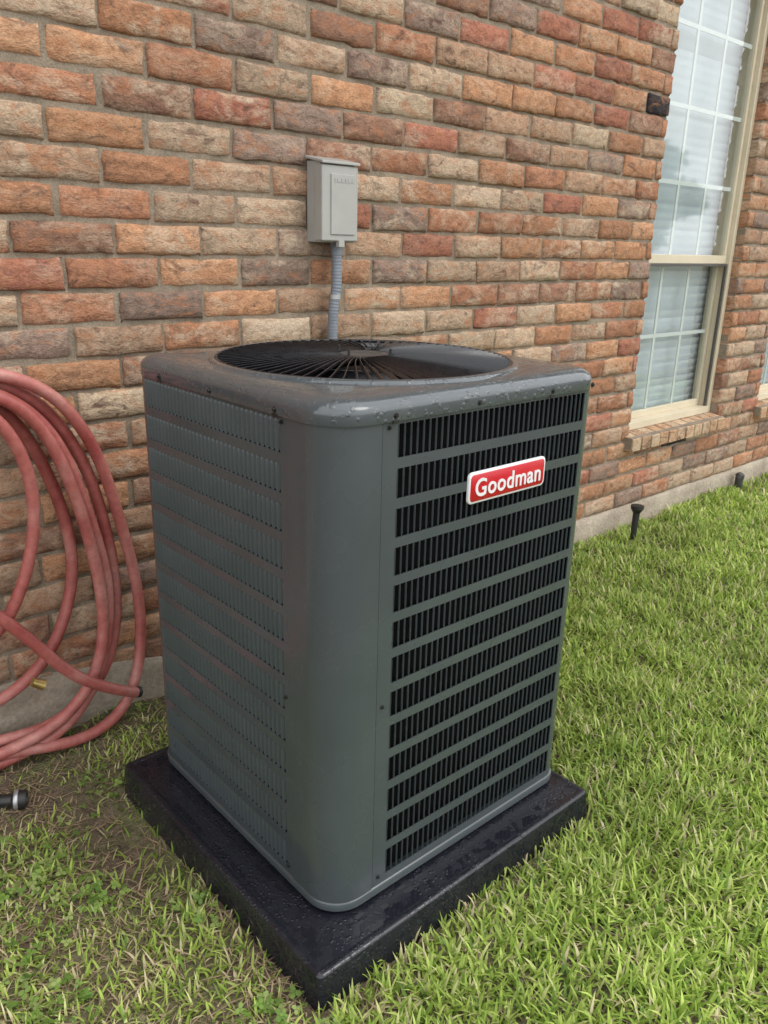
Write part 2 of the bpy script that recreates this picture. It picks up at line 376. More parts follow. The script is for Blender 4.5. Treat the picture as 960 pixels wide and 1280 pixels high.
# foundation, parged up over the lowest course at the left end
fx=np.arange(XA,XB,.04); rows=[]
ztop=lambda x_: float(np.interp(x_,[.55,1.05],[.184,.104]))+.006*(float(vnoise(x_,0.,9))-.5)
for f_,dy in ((0,-.014),(.25,-.013),(.6,-.012),(.9,-.010),(.98,-.006),(1.0,.002),(1.0,.03)):
    rows.append([(x_,WY+dy+.006*(float(vnoise(x_,f_,8))-.5),-.25+(ztop(x_)+.25)*f_) for x_ in fx])
mb=MB(); mb.grid(rows); mb.obj('foundation',M_conc,house,True)
# roof edge, well above the picture
mb=MB(); mb.box(XA-.3,XB+.3,WY-.30,WY+.2,3.06,3.08); mb.box(XA-.3,XB+.3,WY-.32,WY-.302,3.04,3.22); mb.obj('eave',M_soffit,house)
mb=MB(); b=0; mb.v=[(XA-.4,WY-.37,3.20),(XB+.4,WY-.37,3.20),(XB+.4,WY+4,5.2),(XA-.4,WY+4,5.2)]; mb.f=[(0,1,2,3)]; mb.obj('roof',M_shingle,house)
# windows
def window(a,b,c0,c1,idx):
    w=empty('window' ,(a,WY,c0)); w.parent=house; w.location=Vector((a,WY,c0))-house.location
    def put(mb,name,mat,bev=.002):
        o=mk(name,mb.v,mb.f,mat); o.parent=w; o.location=-Vector((a,WY,c0))
        if bev: m=o.modifiers.new('b','BEVEL'); m.width=bev; m.segments=2
        return o
    y0=WY+.045; fw=.032; mid=1.262
    m=MB(); m.box(a,a+fw,y0,y0+.10,c0,c1); m.box(b-fw,b,y0,y0+.10,c0,c1); m.box(a+fw,b-fw,y0,y0+.10,c1-fw,c1); m.box(a+fw,b-fw,y0-.004,y0+.10,c0,c0+.035)
    put(m,'frame',M_frame)
    m=MB(); m.box(a+fw,b-fw,y0+.02,y0+.075,mid-.018,mid+.022)
    s=.022
    m.box(a+fw,a+fw+s,y0+.022,y0+.05,mid+.022,c1-fw); m.box(b-fw-s,b-fw,y0+.022,y0+.05,mid+.022,c1-fw)
    m.box(a+fw,a+fw+s,y0+.05,y0+.075,c0+.035,mid-.018); m.box(b-fw-s,b-fw,y0+.05,y0+.075,c0+.035,mid-.018)
    m.box(a+fw+s,b-fw-s,y0+.05,y0+.075,c0+.035,c0+.07)
    put(m,'sash',M_frame)
    m=MB(); m.box(b-fw-.016,b-fw-.001,y0+.008,y0+.02,c0+.036,mid-.019); m.box(a+fw+.001,a+fw+.016,y0+.008,y0+.02,c0+.036,mid-.019)
    m.box(a+fw+.016,b-fw-.016,y0+.008,y0+.02,mid-.031,mid-.019)
    put(m,'screen_frame',M_scr,.001)
    m=MB()
    for ya,za,zb_ in ((y0+.034,mid+.022,c1-fw),(y0+.060,c0+.07,mid-.018)):
        b_=len(m.v); m.v+=[(a+fw+s,ya,za),(b-fw-s,ya,za),(b-fw-s,ya,zb_),(a+fw+s,ya,zb_)]; m.f.append((b_,b_+1,b_+2,b_+3))
    put(m,'glass',M_glass,0)
    m=MB(); W_=b-a-2*fw-2*s
    for i in (1,2):
        xx=a+fw+s+W_*i/3; m.box(xx-.009,xx+.009,y0+.040,y0+.046,mid+.023,c1-fw-.001); m.box(xx-.009,xx+.009,y0+.066,y0+.072,c0+.071,mid-.019)
    for i in range(1,4):
        zz=mid+.022+(c1-fw-mid-.022)*i/4; m.box(a+fw+s,b-fw-s,y0+.0405,y0+.0455,zz-.009,zz+.009)
    zz=(c0+.07+mid)/2; m.box(a+fw+s,b-fw-s,y0+.0665,y0+.0715,zz-.009,zz+.009)
    put(m,'grille',M_mun,0)
    m=MB(); zz=c0+.03
    while zz<c1:
        y_=y0+.115; t=random.uniform(1.12,1.30)
        dy,dz=.023*math.cos(t),.023*math.sin(t); b_=len(m.v)
        for x_ in (a+.01,b-.01): m.v+=[(x_,y_-dy,zz+dz),(x_,y_-.002,zz+.003),(x_,y_+dy,zz-dz)]
        m.f+=[(b_,b_+3,b_+4,b_+1),(b_+1,b_+4,b_+5,b_+2)]
        zz+=.038
    put(m,'blinds',M_blind,0)
    m=MB(); m.box(a-.3,b+.3,yb+.25,yb+.27,c0-.4,c1+.3); m.box(a-.3,b+.3,yb+.001,yb+.25,c0-.42,c0-.4); m.box(a-.3,b+.3,yb+.001,yb+.25,c1+.3,c1+.32)
    put(m,'room',M_room,0)
    n=11; sa=a-.035; sb=b+.005; p=(sb-sa)/n
    m=MB(); m.box(sa+.003,sb-.003,WY-.040,y0+.02,c0-.068,c0-.012)
    put(m,'sill_mortar',M_mortar,.002)
    m=MB()
    for i in range(n):
        x0_,x1_=sa+i*p+.0045,sa+(i+1)*p-.0045; b_=len(m.v); o1=random.uniform(-.003,.003)
        m.v+=[(x0_,WY-.048+o1,c0-.078),(x1_,WY-.048+o1,c0-.078),(x0_,y0+.03,c0-.078),(x1_,y0+.03,c0-.078),
              (x0_,WY-.048+o1,c0-.018+o1*.5),(x1_,WY-.048+o1,c0-.018+o1*.5),(x0_,y0+.03,c0+.004),(x1_,y0+.03,c0+.004)]
        m.f+=[tuple(b_+j for j in q_) for q_ in((0,2,3,1),(4,5,7,6),(0,1,5,4),(2,6,7,3),(0,4,6,2),(1,3,7,5))]
    o=put(m,'sill_bricks',M_brick,.004)
    nv=len(m.v); C1=np.ones((nv,4)); C2=np.ones((nv,4))
    for i in range(n):
        C1[i*8:i*8+8,:3]=np.array(random.choice([(.46,.31,.20),(.41,.26,.155),(.48,.35,.23)]))*random.uniform(.9,1.1)
        C2[i*8:i*8+8,:3]=[random.uniform(0,9) for _ in range(3)]; C2[i*8:i*8+8,3]=.6
    for nm,C_ in (('bcol',C1),('brnd',C2)):
        ca=o.data.color_attributes.new(nm,'FLOAT_COLOR','POINT'); ca.data.foreach_set('color',C_.reshape(-1))
for i,o_ in enumerate(OPEN): window(*o_,i)

# ---------------------------------------------------------------- equipment pad
px0,px1,py0,py1,hp=.649,1.455,.863,1.665,.0684
pad=empty('equipment_pad',((px0+px1)/2,(py0+py1)/2,0))
def rr(x0,x1,y0,y1,rads,n=8):
    """rads order: (x0,y0),(x1,y0),(x1,y1),(x0,y1), CCW"""
    P=[]
    for (cx,cy,a0),r in zip(((x0,y0,math.pi),(x1,y0,1.5*math.pi),(x1,y1,0),(x0,y1,.5*math.pi)),rads):
        sx=1 if cx==x0 else -1; sy=1 if cy==y0 else -1
        for i in range(n+1):
            a=a0+i/n*math.pi/2; P.append((cx+sx*r+r*math.cos(a),cy+sy*r+r*math.sin(a)))
    return P
mb=MB(); rings=[]
for ins,zz,r in ((-.006,-.02,.012),(-.002,.03,.012),(0,hp-.006,.012),(.0015,hp-.002,.012),(.006,hp,.010),(.014,hp,.008),(.017,hp-.003,.008),(.020,hp-.003,.007)):
    rings.append([(p[0],p[1],zz) for p in rr(px0+ins,px1-ins,py0+ins,py1-ins,[r]*4,6)])
mb.grid(rings,True); nn_=len(rings[0]); b=len(mb.v)-nn_; mb.f.append(tuple(range(b,b+nn_)))
o=mb.obj('slab',M_pad,pad); autosmooth(o,50)

# ---------------------------------------------------------------- condenser unit
ux0,ux1,uy0,uy1=.737,1.438,.943,1.632
zb,zr_=.085,1.030
cu_=empty('air_conditioner_condenser',((ux0+ux1)/2,(uy0+uy1)/2,hp))
ucx,ucy=(ux0+ux1)/2,(uy0+uy1)/2
RN=.072; RF=.050
def face(fc,s,d,z):
    if fc=='F': return (s,uy0+d,z)
    if fc=='L': return (ux0+d,-s,z)
    if fc=='R': return (ux1-d,s,z)
    return (-s,uy1-d,z)
def fbox(mb,fc,s0,s1,d0,d1,z0,z1):
    b=len(mb.v); mb.v+=[face(fc,s,d,z) for z in(z0,z1) for d in(d0,d1) for s in(s0,s1)]
    mb.f+=[tuple(b+i for i in q) for q in((0,2,3,1),(4,5,7,6),(0,1,5,4),(2,6,7,3),(0,4,6,2),(1,3,7,5))]
mb=MB(); rings=[]
for ins,zz in ((.02,hp-.001),(.004,hp+.002),(-.002,hp+.006),(-.003,hp+.022),(-.001,hp+.025),(.006,hp+.026),(.03,hp+.026)):
    rings.append([(p[0],p[1],zz) for p in rr(ux0+ins,ux1-ins,uy0+ins,uy1-ins,(RN,RF,RF,RF),10)])
mb.grid(rings,True); nn_=len(rings[0]); b=len(mb.v)-nn_; mb.f.append(tuple(range(b,b+nn_)))
o=mb.obj('base_pan',M_cab,cu_); autosmooth(o,50)
zs0,zs1=hp+.0265,zr_+.01
def shell(name,path,z0,z1,off=-.0015,th=.003):
    n=len(path); nrm=[]
    for i in range(n):
        a=Vector(path[max(0,i-1)]); b_=Vector(path[min(n-1,i+1)]); t=(b_-a).normalized(); nrm.append(Vector((t.y,-t.x)))
    out=[Vector(p)+nv*(-off) for p,nv in zip(path,nrm)]; inn=[Vector(p)+nv*(-off-th) for p,nv in zip(path,nrm)]
    loop=out+inn[::-1]
    mb=MB(); mb.grid([[(p.x,p.y,z0) for p in loop],[(p.x,p.y,z1) for p in loop]],True)
    m=len(loop); mb.f.append(tuple(range(m-1,-1,-1))); mb.f.append(tuple(range(m,2*m)))
    o=mb.obj(name,M_cab,cu_); autosmooth(o,40); return o
def arc(cx,cy,r,a0,a1,n=14): return [(cx+r*math.cos(a0+(a1-a0)*i/n),cy+r*math.sin(a0+(a1-a0)*i/n)) for i in range(n+1)]
sY,sX=1.064,.836
shell('corner_column',[(ux0,sY),(ux0,1.045)]+arc(ux0+RN,uy0+RN,RN,math.pi,1.5*math.pi,18)+[(.832-.01,uy0),(sX,uy0)],zs0,zs1,-.0022,.004)
pi=math.pi
shell('corner_post_1',arc(ux1-RF,uy0+RF,RF,1.5*pi,2*pi),zs0,zs1,0)
shell('corner_post_2',arc(ux1-RF,uy1-RF,RF,0,.5*pi),zs0,zs1,0)
shell('corner_post_3',arc(ux0+RF,uy1-RF,RF,.5*pi,pi),zs0,zs1,0)
panels={'F':(sX+.0025,ux1-RF,.872,ux1-.0505),'L':(-(uy1-RF),-(sY+.0025),-(uy1-.0505),-1.086),'R':(uy0+RF,uy1-RF,uy0+.055,uy1-.055),'B':(-(ux1-RF),-(ux0+RF),-(ux1-.055),-(ux0+.055))}
NR=13; zlo,zhi=zs0+.012,zr_-.004; rp=(zhi-zlo)/NR; barh=.0185
bars=MB(); sl=MB()
for fc,(s0,s1,a,b_) in panels.items():
    fbox(bars,fc,s0,a,0,.0022,zs0,zs1); fbox(bars,fc,b_,s1,0,.0022,zs0,zs1)
    for i in range(NR+1):
        z0=zlo+i*rp-(barh/2 if i else .012); z1=zlo+i*rp+(barh/2 if i<NR else .012)
        if i==0: z1=zlo+.004
        if i==NR: z0=zhi-.004; z1=zs1
        fbox(bars,fc,a,b_,0,.0022,max(z0,zs0),z1)
    n=round((b_-a)/.0148); p=(b_-a)/n
    for i in range(NR):
        z0=zlo+i*rp+(barh/2 if i else .004); z1=zlo+(i+1)*rp-(barh/2 if i<NR-1 else .004)
        for j in range(n):
            s=a+j*p
            # stamped louvre: leading edge just proud of the sheet, trailing edge turned inwards
            sec=[(0,.0006),(.0013,-.0022),(.0036,.0000),(.0082,.0066),(.0076,.0072),(.0031,.0012),(.0013,-.0004),(0.0004,.0020)]
            hh=[]
            for zq,fs,fd in ((z0,.55,.2),(z0+.004,.9,.9),(z0+.007,1,1),(z1-.007,1,1),(z1-.004,.9,.9),(z1,.55,.2)):
                hh.append([face(fc,s+u*(fs if u>.003 else 1),d*fd+.0008,zq) for u,d in sec])
            sl.grid(hh,True)
o=bars.obj('louver_panel_frames',M_cab,cu_); autosmooth(o)
o=sl.obj('louvers',M_cab,cu_); autosmooth(o,50)
mb=MB(); cin=.024
R1=[(p[0],p[1]) for p in rr(ux0+cin,ux1-cin,uy0+cin,uy1-cin,(.06,.04,.04,.04),8)]
mb.grid([[(x_,y_,zs0) for x_,y_ in R1],[(x_,y_,zs1-.004) for x_,y_ in R1]],True)
b=len(mb.v); mb.v+=[(x_,y_,zs0+.002) for x_,y_ in R1]; mb.f.append(tuple(range(b,b+len(R1))))
mb.obj('coil',M_coil,cu_,True)
# lid
NA=240
def polar(pts,zz):
    P=np.array(pts); n=len(P); out=[]
    for t in range(NA):
        th=2*math.pi*t/NA-math.pi; d=np.array([math.cos(th),math.sin(th)]); best=None
        for i in range(n):
            p=P[i]-(ucx,ucy); q=P[(i+1)%n]-(ucx,ucy); e=q-p
            den=d[0]*e[1]-d[1]*e[0]
            if abs(den)<1e-12: continue
            tt=(p[0]*e[1]-p[1]*e[0])/den; uu=(p[0]*d[1]-p[1]*d[0])/den
            if tt>0 and -1e-6<=uu<=1+1e-6: best=tt
        out.append((ucx+d[0]*best,ucy+d[1]*best,zz))
    return out
rings=[]
for ins,zz in ((.004,1.029),(-.006,1.0285),(-.007,1.031),(-.007,1.048),(-.0055,1.054),(-.001,1.0595),(.006,1.0640),(.016,1.0680),(.022,1.0695)):
    rd=lambda r:max(.01,r-ins)
    rings.append(polar(rr(ux0+ins,ux1-ins,uy0+ins,uy1-ins,(rd(RN),rd(RF+.015),rd(RF+.015),rd(RF+.015)),12),zz))
for R_,zz in ((.319,1.0715),(.316,1.0745),(.312,1.0775),(.307,1.0775),(.304,1.074),(.303,1.045)):
    rings.append([(ucx+R_*math.cos(2*pi*t/NA-pi),ucy+R_*math.sin(2*pi*t/NA-pi),zz) for t in range(NA)])
mb=MB(); mb.grid(rings,True); o=mb.obj('top_cover',M_lid,cu_); autosmooth(o,40)
# fan guard
mb=MB(); NF=78
for i in range(NF):
    a0=2*pi*i/NF; rows=[]
    for j in range(9):
        t=j/8; r=.052+(.3015-.052)*t; a=a0+.34*t-.16*t*t
        zc=1.0745+.006*math.sin(pi*min(1,(1-t)*1.3)*.5)
        er=(math.cos(a),math.sin(a)); et=(-math.sin(a),math.cos(a)); hw=.0030*(.40+.60*t)
        rows.append([(ucx+er[0]*r+et[0]*u,ucy+er[1]*r+et[1]*u,zc+zz) for u,zz in ((-hw,-.0030),(-hw+.0014,-.0038),(hw,.0030),(hw-.0014,.0038))])
    mb.grid(rows,True)
o=mb.obj('fan_guard_fins',M_blk,cu_); autosmooth(o,60)
mb=MB()
for R_,r_,zz in ((.302,.0035,1.0745),(.185,.0014,1.0735),(.054,.003,1.0785)):
    rows=[[(ucx+(R_+r_*math.cos(q))*math.cos(t),ucy+(R_+r_*math.cos(q))*math.sin(t),zz+r_*math.sin(q)) for q in np.arange(0,6.28,.785)][:8] for t in np.linspace(0,2*pi,121)]
    mb.grid(rows,True)
mb.obj('fan_guard_rings',M_blk,cu_,True)
mb=MB(); rows=[]
for R_,zz in ((.057,1.076),(.057,1.081),(.054,1.083),(.030,1.0835),(.024,1.0815),(.002,1.0812)):
    rows.append([(ucx+R_*math.cos(t),ucy+R_*math.sin(t),zz) for t in np.arange(0,2*pi,2*pi/48)][:48])
mb.grid(rows,True); b=len(mb.v); mb.f.append(tuple(range(b-48,b))); o=mb.obj('fan_hub_plate',M_hub,cu_); autosmooth(o,40)
mb=MB()
for q in range(4):
    a=q*pi/2+.35; mb.cyl((ucx+.062*math.cos(a),ucy+.062*math.sin(a),1.077),(0,0,1),.006,.006,.007,8); mb.cyl((ucx+.062*math.cos(a),ucy+.062*math.sin(a),1.084),(0,0,1),.0032,.0028,.013,8)
o=mb.obj('motor_bolts',M_screw,cu_); autosmooth(o)
mb=MB(); mb.cyl((ucx,ucy,.90),(0,0,1),.075,.075,.13,28); mb.cyl((ucx,ucy,1.03),(0,0,1),.075,.05,.02,28)
o=mb.obj('fan_motor',M_blk,cu_); autosmooth(o)
mb=MB()
for q in range(3):
    rows=[]
    for j in range(9):
        t=j/8; r=.06+.225*t; a=q*2.094+.6*t; ch=.12+.5*t*(1-.3*t)
        rows.append([(ucx+r*math.cos(a+u*ch*1.6),ucy+r*math.sin(a+u*ch*1.6),.99+.035*u) for u in np.linspace(-.5,.5,7)])
    mb.grid(rows)
mb.obj('fan_blades',M_hub,cu_,True)
mb=MB()
def fscrew(fc,s,z,r=.0045):
    p=Vector(face(fc,s,-.001 if z<1.02 else -.0065,z)); n=Vector(face(fc,s,-1,z))-Vector(face(fc,s,0,z)); n.normalize()
    mb.cyl(p,n,r*1.3,r*1.2,.0015,12); mb.cyl(p+n*.0015,n,r*.8,r*.7,.003,6)
for s in (.86,1.06,1.27,1.40): fscrew('F',s,1.038,.0042)
for s in (-1.09,-1.30,-1.50): fscrew('L',s,1.038,.0042)
for s,z in ((.852,1.018),(.852,.50),(.852,.115)): fscrew('F',s,z,.003)
for s,z in ((-1.080,1.018),(-1.080,.50),(-1.080,.115)): fscrew('L',s,z,.003)
o=mb.obj('screws',M_screw,cu_); autosmooth(o)
mb=MB()
for s in (.86,1.27): fbox(mb,'F',s-.007,s+.007,-.0085,-.006,1.0255,1.032)
for s in (-1.09,-1.50): fbox(mb,'L',s-.007,s+.007,-.0085,-.006,1.0255,1.032)
mb.obj('lid_clips',M_screw,cu_,bevel=.0008)
def badge(name,cx,cz,w,h,r,y,th,mat):
    pts=[(p[0],p[1]) for p in rr(cx-w/2,cx+w/2,cz-h/2,cz+h/2,(r,r,r,r),8)]
    mb=MB(); e=.0012
    ins=[(cx+(a-cx)*(1-2*e/w),cz+(b-cz)*(1-2*e/h)) for a,b in pts]
    mb.grid([[(a,y,b) for a,b in pts],[(a,y-th+e,b) for a,b in pts],[(a,y-th,b) for a,b in ins]],True); n=len(pts); mb.f.append(tuple(range(2*n,3*n)))
    o=mb.obj(name,mat,cu_); autosmooth(o,50); return o
bx,bz=1.157,.879
badge('badge_plate',bx,bz,.222,.060,.010,uy0-.0005,.0055,M_white)
badge('badge_field',bx,bz,.214,.052,.008,uy0-.0055,.0015,M_red)
tc=bpy.data.curves.new('t','FONT'); tc.body='Goodman'; tc.size=.050; tc.align_x='CENTER'; tc.align_y='CENTER'; tc.extrude=.0007; tc.offset=.0007; tc.space_character=1.06; tc.resolution_u=6
to=bpy.data.objects.new('t',tc); COL.objects.link(to); dg=bpy.context.evaluated_depsgraph_get(); me=bpy.data.meshes.new_from_object(to.evaluated_get(dg)); bpy.data.objects.remove(to)
co=np.array([v.co[:] for v in me.vertices]); wmin,wmax=co[:,0].min(),co[:,0].max(); hmin,hmax=co[:,1].min(),co[:,1].max()
sc=.190/(wmax-wmin)
for v in me.vertices: v.co=(bx+(v.co.x-(wmin+wmax)/2)*sc, uy0-.0078-v.co.z, bz+(v.co.y-(hmin+hmax)/2)*sc*1.04)
me.materials.clear(); me.materials.append(M_white); o=bpy.data.objects.new('badge_text',me); link(o,cu_)

# ---------------------------------------------------------------- electrical disconnect
ed=empty('electrical_disconnect_box',(1.54,WY,1.41))
bx0,bx1,bz0,bz1=1.474,1.600,1.300,1.520; yf=WY-.072
mb=MB(); mb.box(bx0,bx1,yf+.006,WY-.001,bz0,bz1); mb.obj('enclosure',M_box,ed,bevel=.003)
mb=MB(); mb.box(bx0-.003,bx1+.003,yf-.006,yf+.030,bz0+.004,bz1-.012); mb.obj('cover',M_box,ed,bevel=.004,seg=3)
mb=MB(); mb.v=[(bx0-.006,yf-.012,bz1-.010),(bx1+.006,yf-.012,bz1-.010),(bx1+.006,WY-.002,bz1+.006),(bx0-.006,WY-.002,bz1+.006),
      (bx0-.006,yf-.012,bz1-.002),(bx1+.006,yf-.012,bz1-.002),(bx1+.006,WY-.002,bz1+.014),(bx0-.006,WY-.002,bz1+.014)]
mb.f=[(3,2,1,0),(4,5,6,7),(0,1,5,4),(1,2,6,5),(2,3,7,6),(3,0,4,7)]; mb.obj('rain_hood',M_box,ed,bevel=.002)
mb=MB(); mb.box(bx0+.028,bx1-.010,yf-.0100,yf-.0055,bz0+.022,bz1-.035); mb.obj('embossed_panel',M_box,ed,bevel=.0015)
mb=MB()
for i,(a,b_) in enumerate(((.040,.046),(.050,.060),(.064,.074),(.078,.084),(.088,.098),(.102,.110))): mb.box(bx0+a,bx0+b_,yf-.0112,yf-.0098,bz1-.057,bz1-.047)
mb.obj('embossed_lettering',M_box,ed)
mb=MB(); mb.box(bx0+.055,bx0+.075,yf-.012,yf+.004,bz0-.012,bz0+.006); mb.obj('latch_tab',M_box,ed,bevel=.001)
cxx,cyy=1.556,WY-.038
mb=MB(); mb.cyl((cxx,cyy,bz0-.012),(0,0,1),.020,.020,.013,6); mb.cyl((cxx,cyy,bz0-.035),(0,0,1),.0175,.0175,.024,18); o=mb.obj('conduit_fitting',M_cond,ed); autosmooth(o)
ctrl=[Vector(p) for p in ((cxx,cyy,bz0-.03),(cxx-.002,cyy-.002,1.18),(cxx-.010,cyy+.002,1.10),(cxx-.012,cyy+.004,.95),(cxx-.02,cyy-.02,.72),(1.50,1.80,.60),(1.45,1.70,.58),(1.40,1.628,.58))]
pts=[]
def cr(p0,p1,p2,p3,t): return .5*((2*p1)+(p2-p0)*t+(2*p0-5*p1+4*p2-p3)*t*t+(3*p1-p0-3*p2+p3)*t**3)
for i in range(len(ctrl)-1):
    p0=ctrl[max(0,i-1)];p3=ctrl[min(len(ctrl)-1,i+2)]
    for j in range(44): pts.append(cr(p0,ctrl[i],ctrl[i+1],p3,j/44))
def sweep(pts,rf,mat,name,parent,n=14):
    rows=[]; up=Vector((1,.3,.2)); arcl=0
    for i,p in enumerate(pts):
        a=pts[max(0,i-1)]; b_=pts[min(len(pts)-1,i+1)]; t=(b_-a).normalized()
        u=(up-t*up.dot(t)).normalized(); w_=t.cross(u); up=u
        if i: arcl+=(p-pts[i-1]).length
        r=rf(arcl); rows.append([p+r*(math.cos(q)*u+math.sin(q)*w_) for q in [2*pi*k2/n for k2 in range(n)]])
    mb=MB(); mb.grid(rows,True); b=len(mb.v); mb.f.append(tuple(range(n-1,-1,-1))); mb.f.append(tuple(range(b-n,b)))
    return mb.obj(name,mat,parent,True)
sweep(pts,lambda s:.0155+.0006*math.sin(s*2*pi/.0095),M_cond,'flexible_conduit',ed)
mb=MB(); sx_,sy_=cxx-.006,cyy
mb.grid([[(sx_+.0172*math.cos(a),sy_+.0172*math.sin(a),z_) for a in np.arange(0,2*pi,2*pi/24)][:24] for z_ in (1.138,1.139,1.151,1.152)],True)
mb.box(sx_+.010,sx_+.038,WY-.0075,WY-.0045,1.138,1.152); mb.obj('conduit_strap',M_galv,ed,bevel=.0008)

# ---------------------------------------------------------------- garden hose
hs=empty('garden_hose',(.4,WY-.06,.5))
def loop(coords,name,r=.0152):
    tube(name,[(a,WY-d,z) for a,z,d in coords],r,M_hose,hs,cyclic=True,res=16)
cxh=.36
def mirror(right,dl=0.0,jj=.03):
    L_=[(2*cxh-x_-random.uniform(-jj,jj)+dl,z_+random.uniform(-.02,.02),d_) for x_,z_,d_ in right[::-1]]
    return right+L_
loop(mirror([(.42,1.03,.10),(.58,1.00,.10),(.69,.93,.09),(.775,.77,.07),(.815,.58,.06),(.850,.40,.06),(.845,.20,.07),(.775,.04,.10),(.62,.01,.12),(.45,.06,.10)]),'coil_1')
loop(mirror([(.42,1.01,.07),(.56,.985,.07),(.67,.90,.06),(.75,.74,.045),(.785,.56,.04),(.80,.38,.04),(.77,.22,.05),(.69,.11,.07),(.55,.06,.08),(.44,.08,.07)]),'coil_2')
loop(mirror([(.42,.99,.12),(.55,.96,.12),(.635,.87,.11),(.695,.68,.10),(.735,.46,.09),(.735,.28,.09),(.68,.15,.10),(.57,.08,.11),(.45,.06,.11)]),'coil_3')
loop(mirror([(.42,.97,.05),(.53,.95,.05),(.605,.86,.05),(.665,.70,.035),(.695,.54,.035),(.675,.40,.04),(.60,.26,.06),(.50,.19,.06),(.42,.17,.06)]),'coil_4')
loop(mirror([(.42,.965,.14),(.50,.94,.14),(.555,.86,.14),(.585,.74,.13),(.575,.60,.12),(.52,.45,.11),(.45,.36,.11)]),'coil_5',.0145)
loop(mirror([(.42,1.0,.09),(.57,.955,.09),(.67,.84,.085),(.72,.66,.075),(.755,.50,.07),(.765,.36,.07),(.72,.17,.08),(.60,.045,.10),(.45,.03,.10)]),'coil_6')
tube('loose_end',[(.30,WY-.13,.62),(.42,WY-.14,.50),(.52,WY-.15,.385),(.60,WY-.15,.25),(.69,WY-.15,.175),(.76,WY-.13,.125),(.795,WY-.12,.105)],.0150,M_hose,hs)
mb=MB(); mb.cyl((.792,WY-.121,.107),(.9,.2,-.4),.0156,.0156,.012,14); o=mb.obj('cut_coupling',M_noz,hs); autosmooth(o)
mb=MB(); mb.box(.27,.47,WY-.16,WY,.955,.965); mb.box(.27,.47,WY-.165,WY-.16,.955,1.03); mb.box(.25,.49,WY-.008,WY-.002,.88,1.06); mb.obj('wall_hanger',M_blk,hs,bevel=.003)
mb=MB(); mb.cyl((.515,WY-.165,.262),(.75,-.1,-.5),.011,.014,.03,12); o=mb.obj('brass_fitting',M_brass,hs); autosmooth(o)

# ---------------------------------------------------------------- hose nozzle on the ground
nz=empty('hose_nozzle',(.40,1.76,.02))
mb=MB(); p=Vector((.345,1.785,.030)); ax=Vector((.9,-.42,-.06)).normalized()
segs=[(0,.013),(.03,.014),(.032,.017),(.045,.017),(.047,.0145),(.07,.016),(.075,.021),(.10,.022),(.104,.020),(.104,.014),(.098,.012)]
t=ax.orthogonal().normalized(); u=ax.cross(t)
mb.grid([[p+ax*s+r*(math.cos(a)*t+math.sin(a)*u) for a in np.arange(0,2*pi,2*pi/20)][:20] for s,r in segs],True); b=len(mb.v); mb.f.append(tuple(range(b-20,b)))
o=mb.obj('barrel',M_noz,nz); autosmooth(o)
mb=MB(); 
mb.grid([[p+ax*s+r*(math.cos(a)*t+math.sin(a)*u) for a in np.arange(0,2*pi,2*pi/20)][:20] for s,r in ((.076,.0222),(.078,.0235),(.084,.0235),(.086,.0222))],True)
mb.cyl(p+Vector((.0,0,.012)),(.5,-.2,.8),.005,.004,.035,10)
o=mb.obj('metal_ring_and_lever',M_galv,nz); autosmooth(o)
tube('grip',[(.345,1.785,.030),(.30,1.805,.025),(.25,1.84,.014),(.21,1.87,.010)],.014,M_noz,nz)

# ---------------------------------------------------------------- small things by the wall
st=empty('ground_stake',(3.28,1.88,0))
mb=MB(); mb.cyl((3.28,1.88,-.02),(.04,.0,1),.013,.017,.15,12); mb.cyl((3.286,1.88,.125),(.04,0,1),.017,.030,.02,14); mb.cyl((3.287,1.88,.145),(.04,0,1),.030,.030,.016,14)
o=mb.obj('stake_body',M_noz,st); autosmooth(o)
pc=empty('pipe_cleanout',(4.52,1.97,0))
mb=MB(); mb.cyl((4.52,1.965,-.02),(0,0,1),.022,.022,.09,14); mb.cyl((4.52,1.965,.07),(0,-.5,1),.028,.02,.02,14)
o=mb.obj('pipe_cap',M_hub,pc); autosmooth(o)

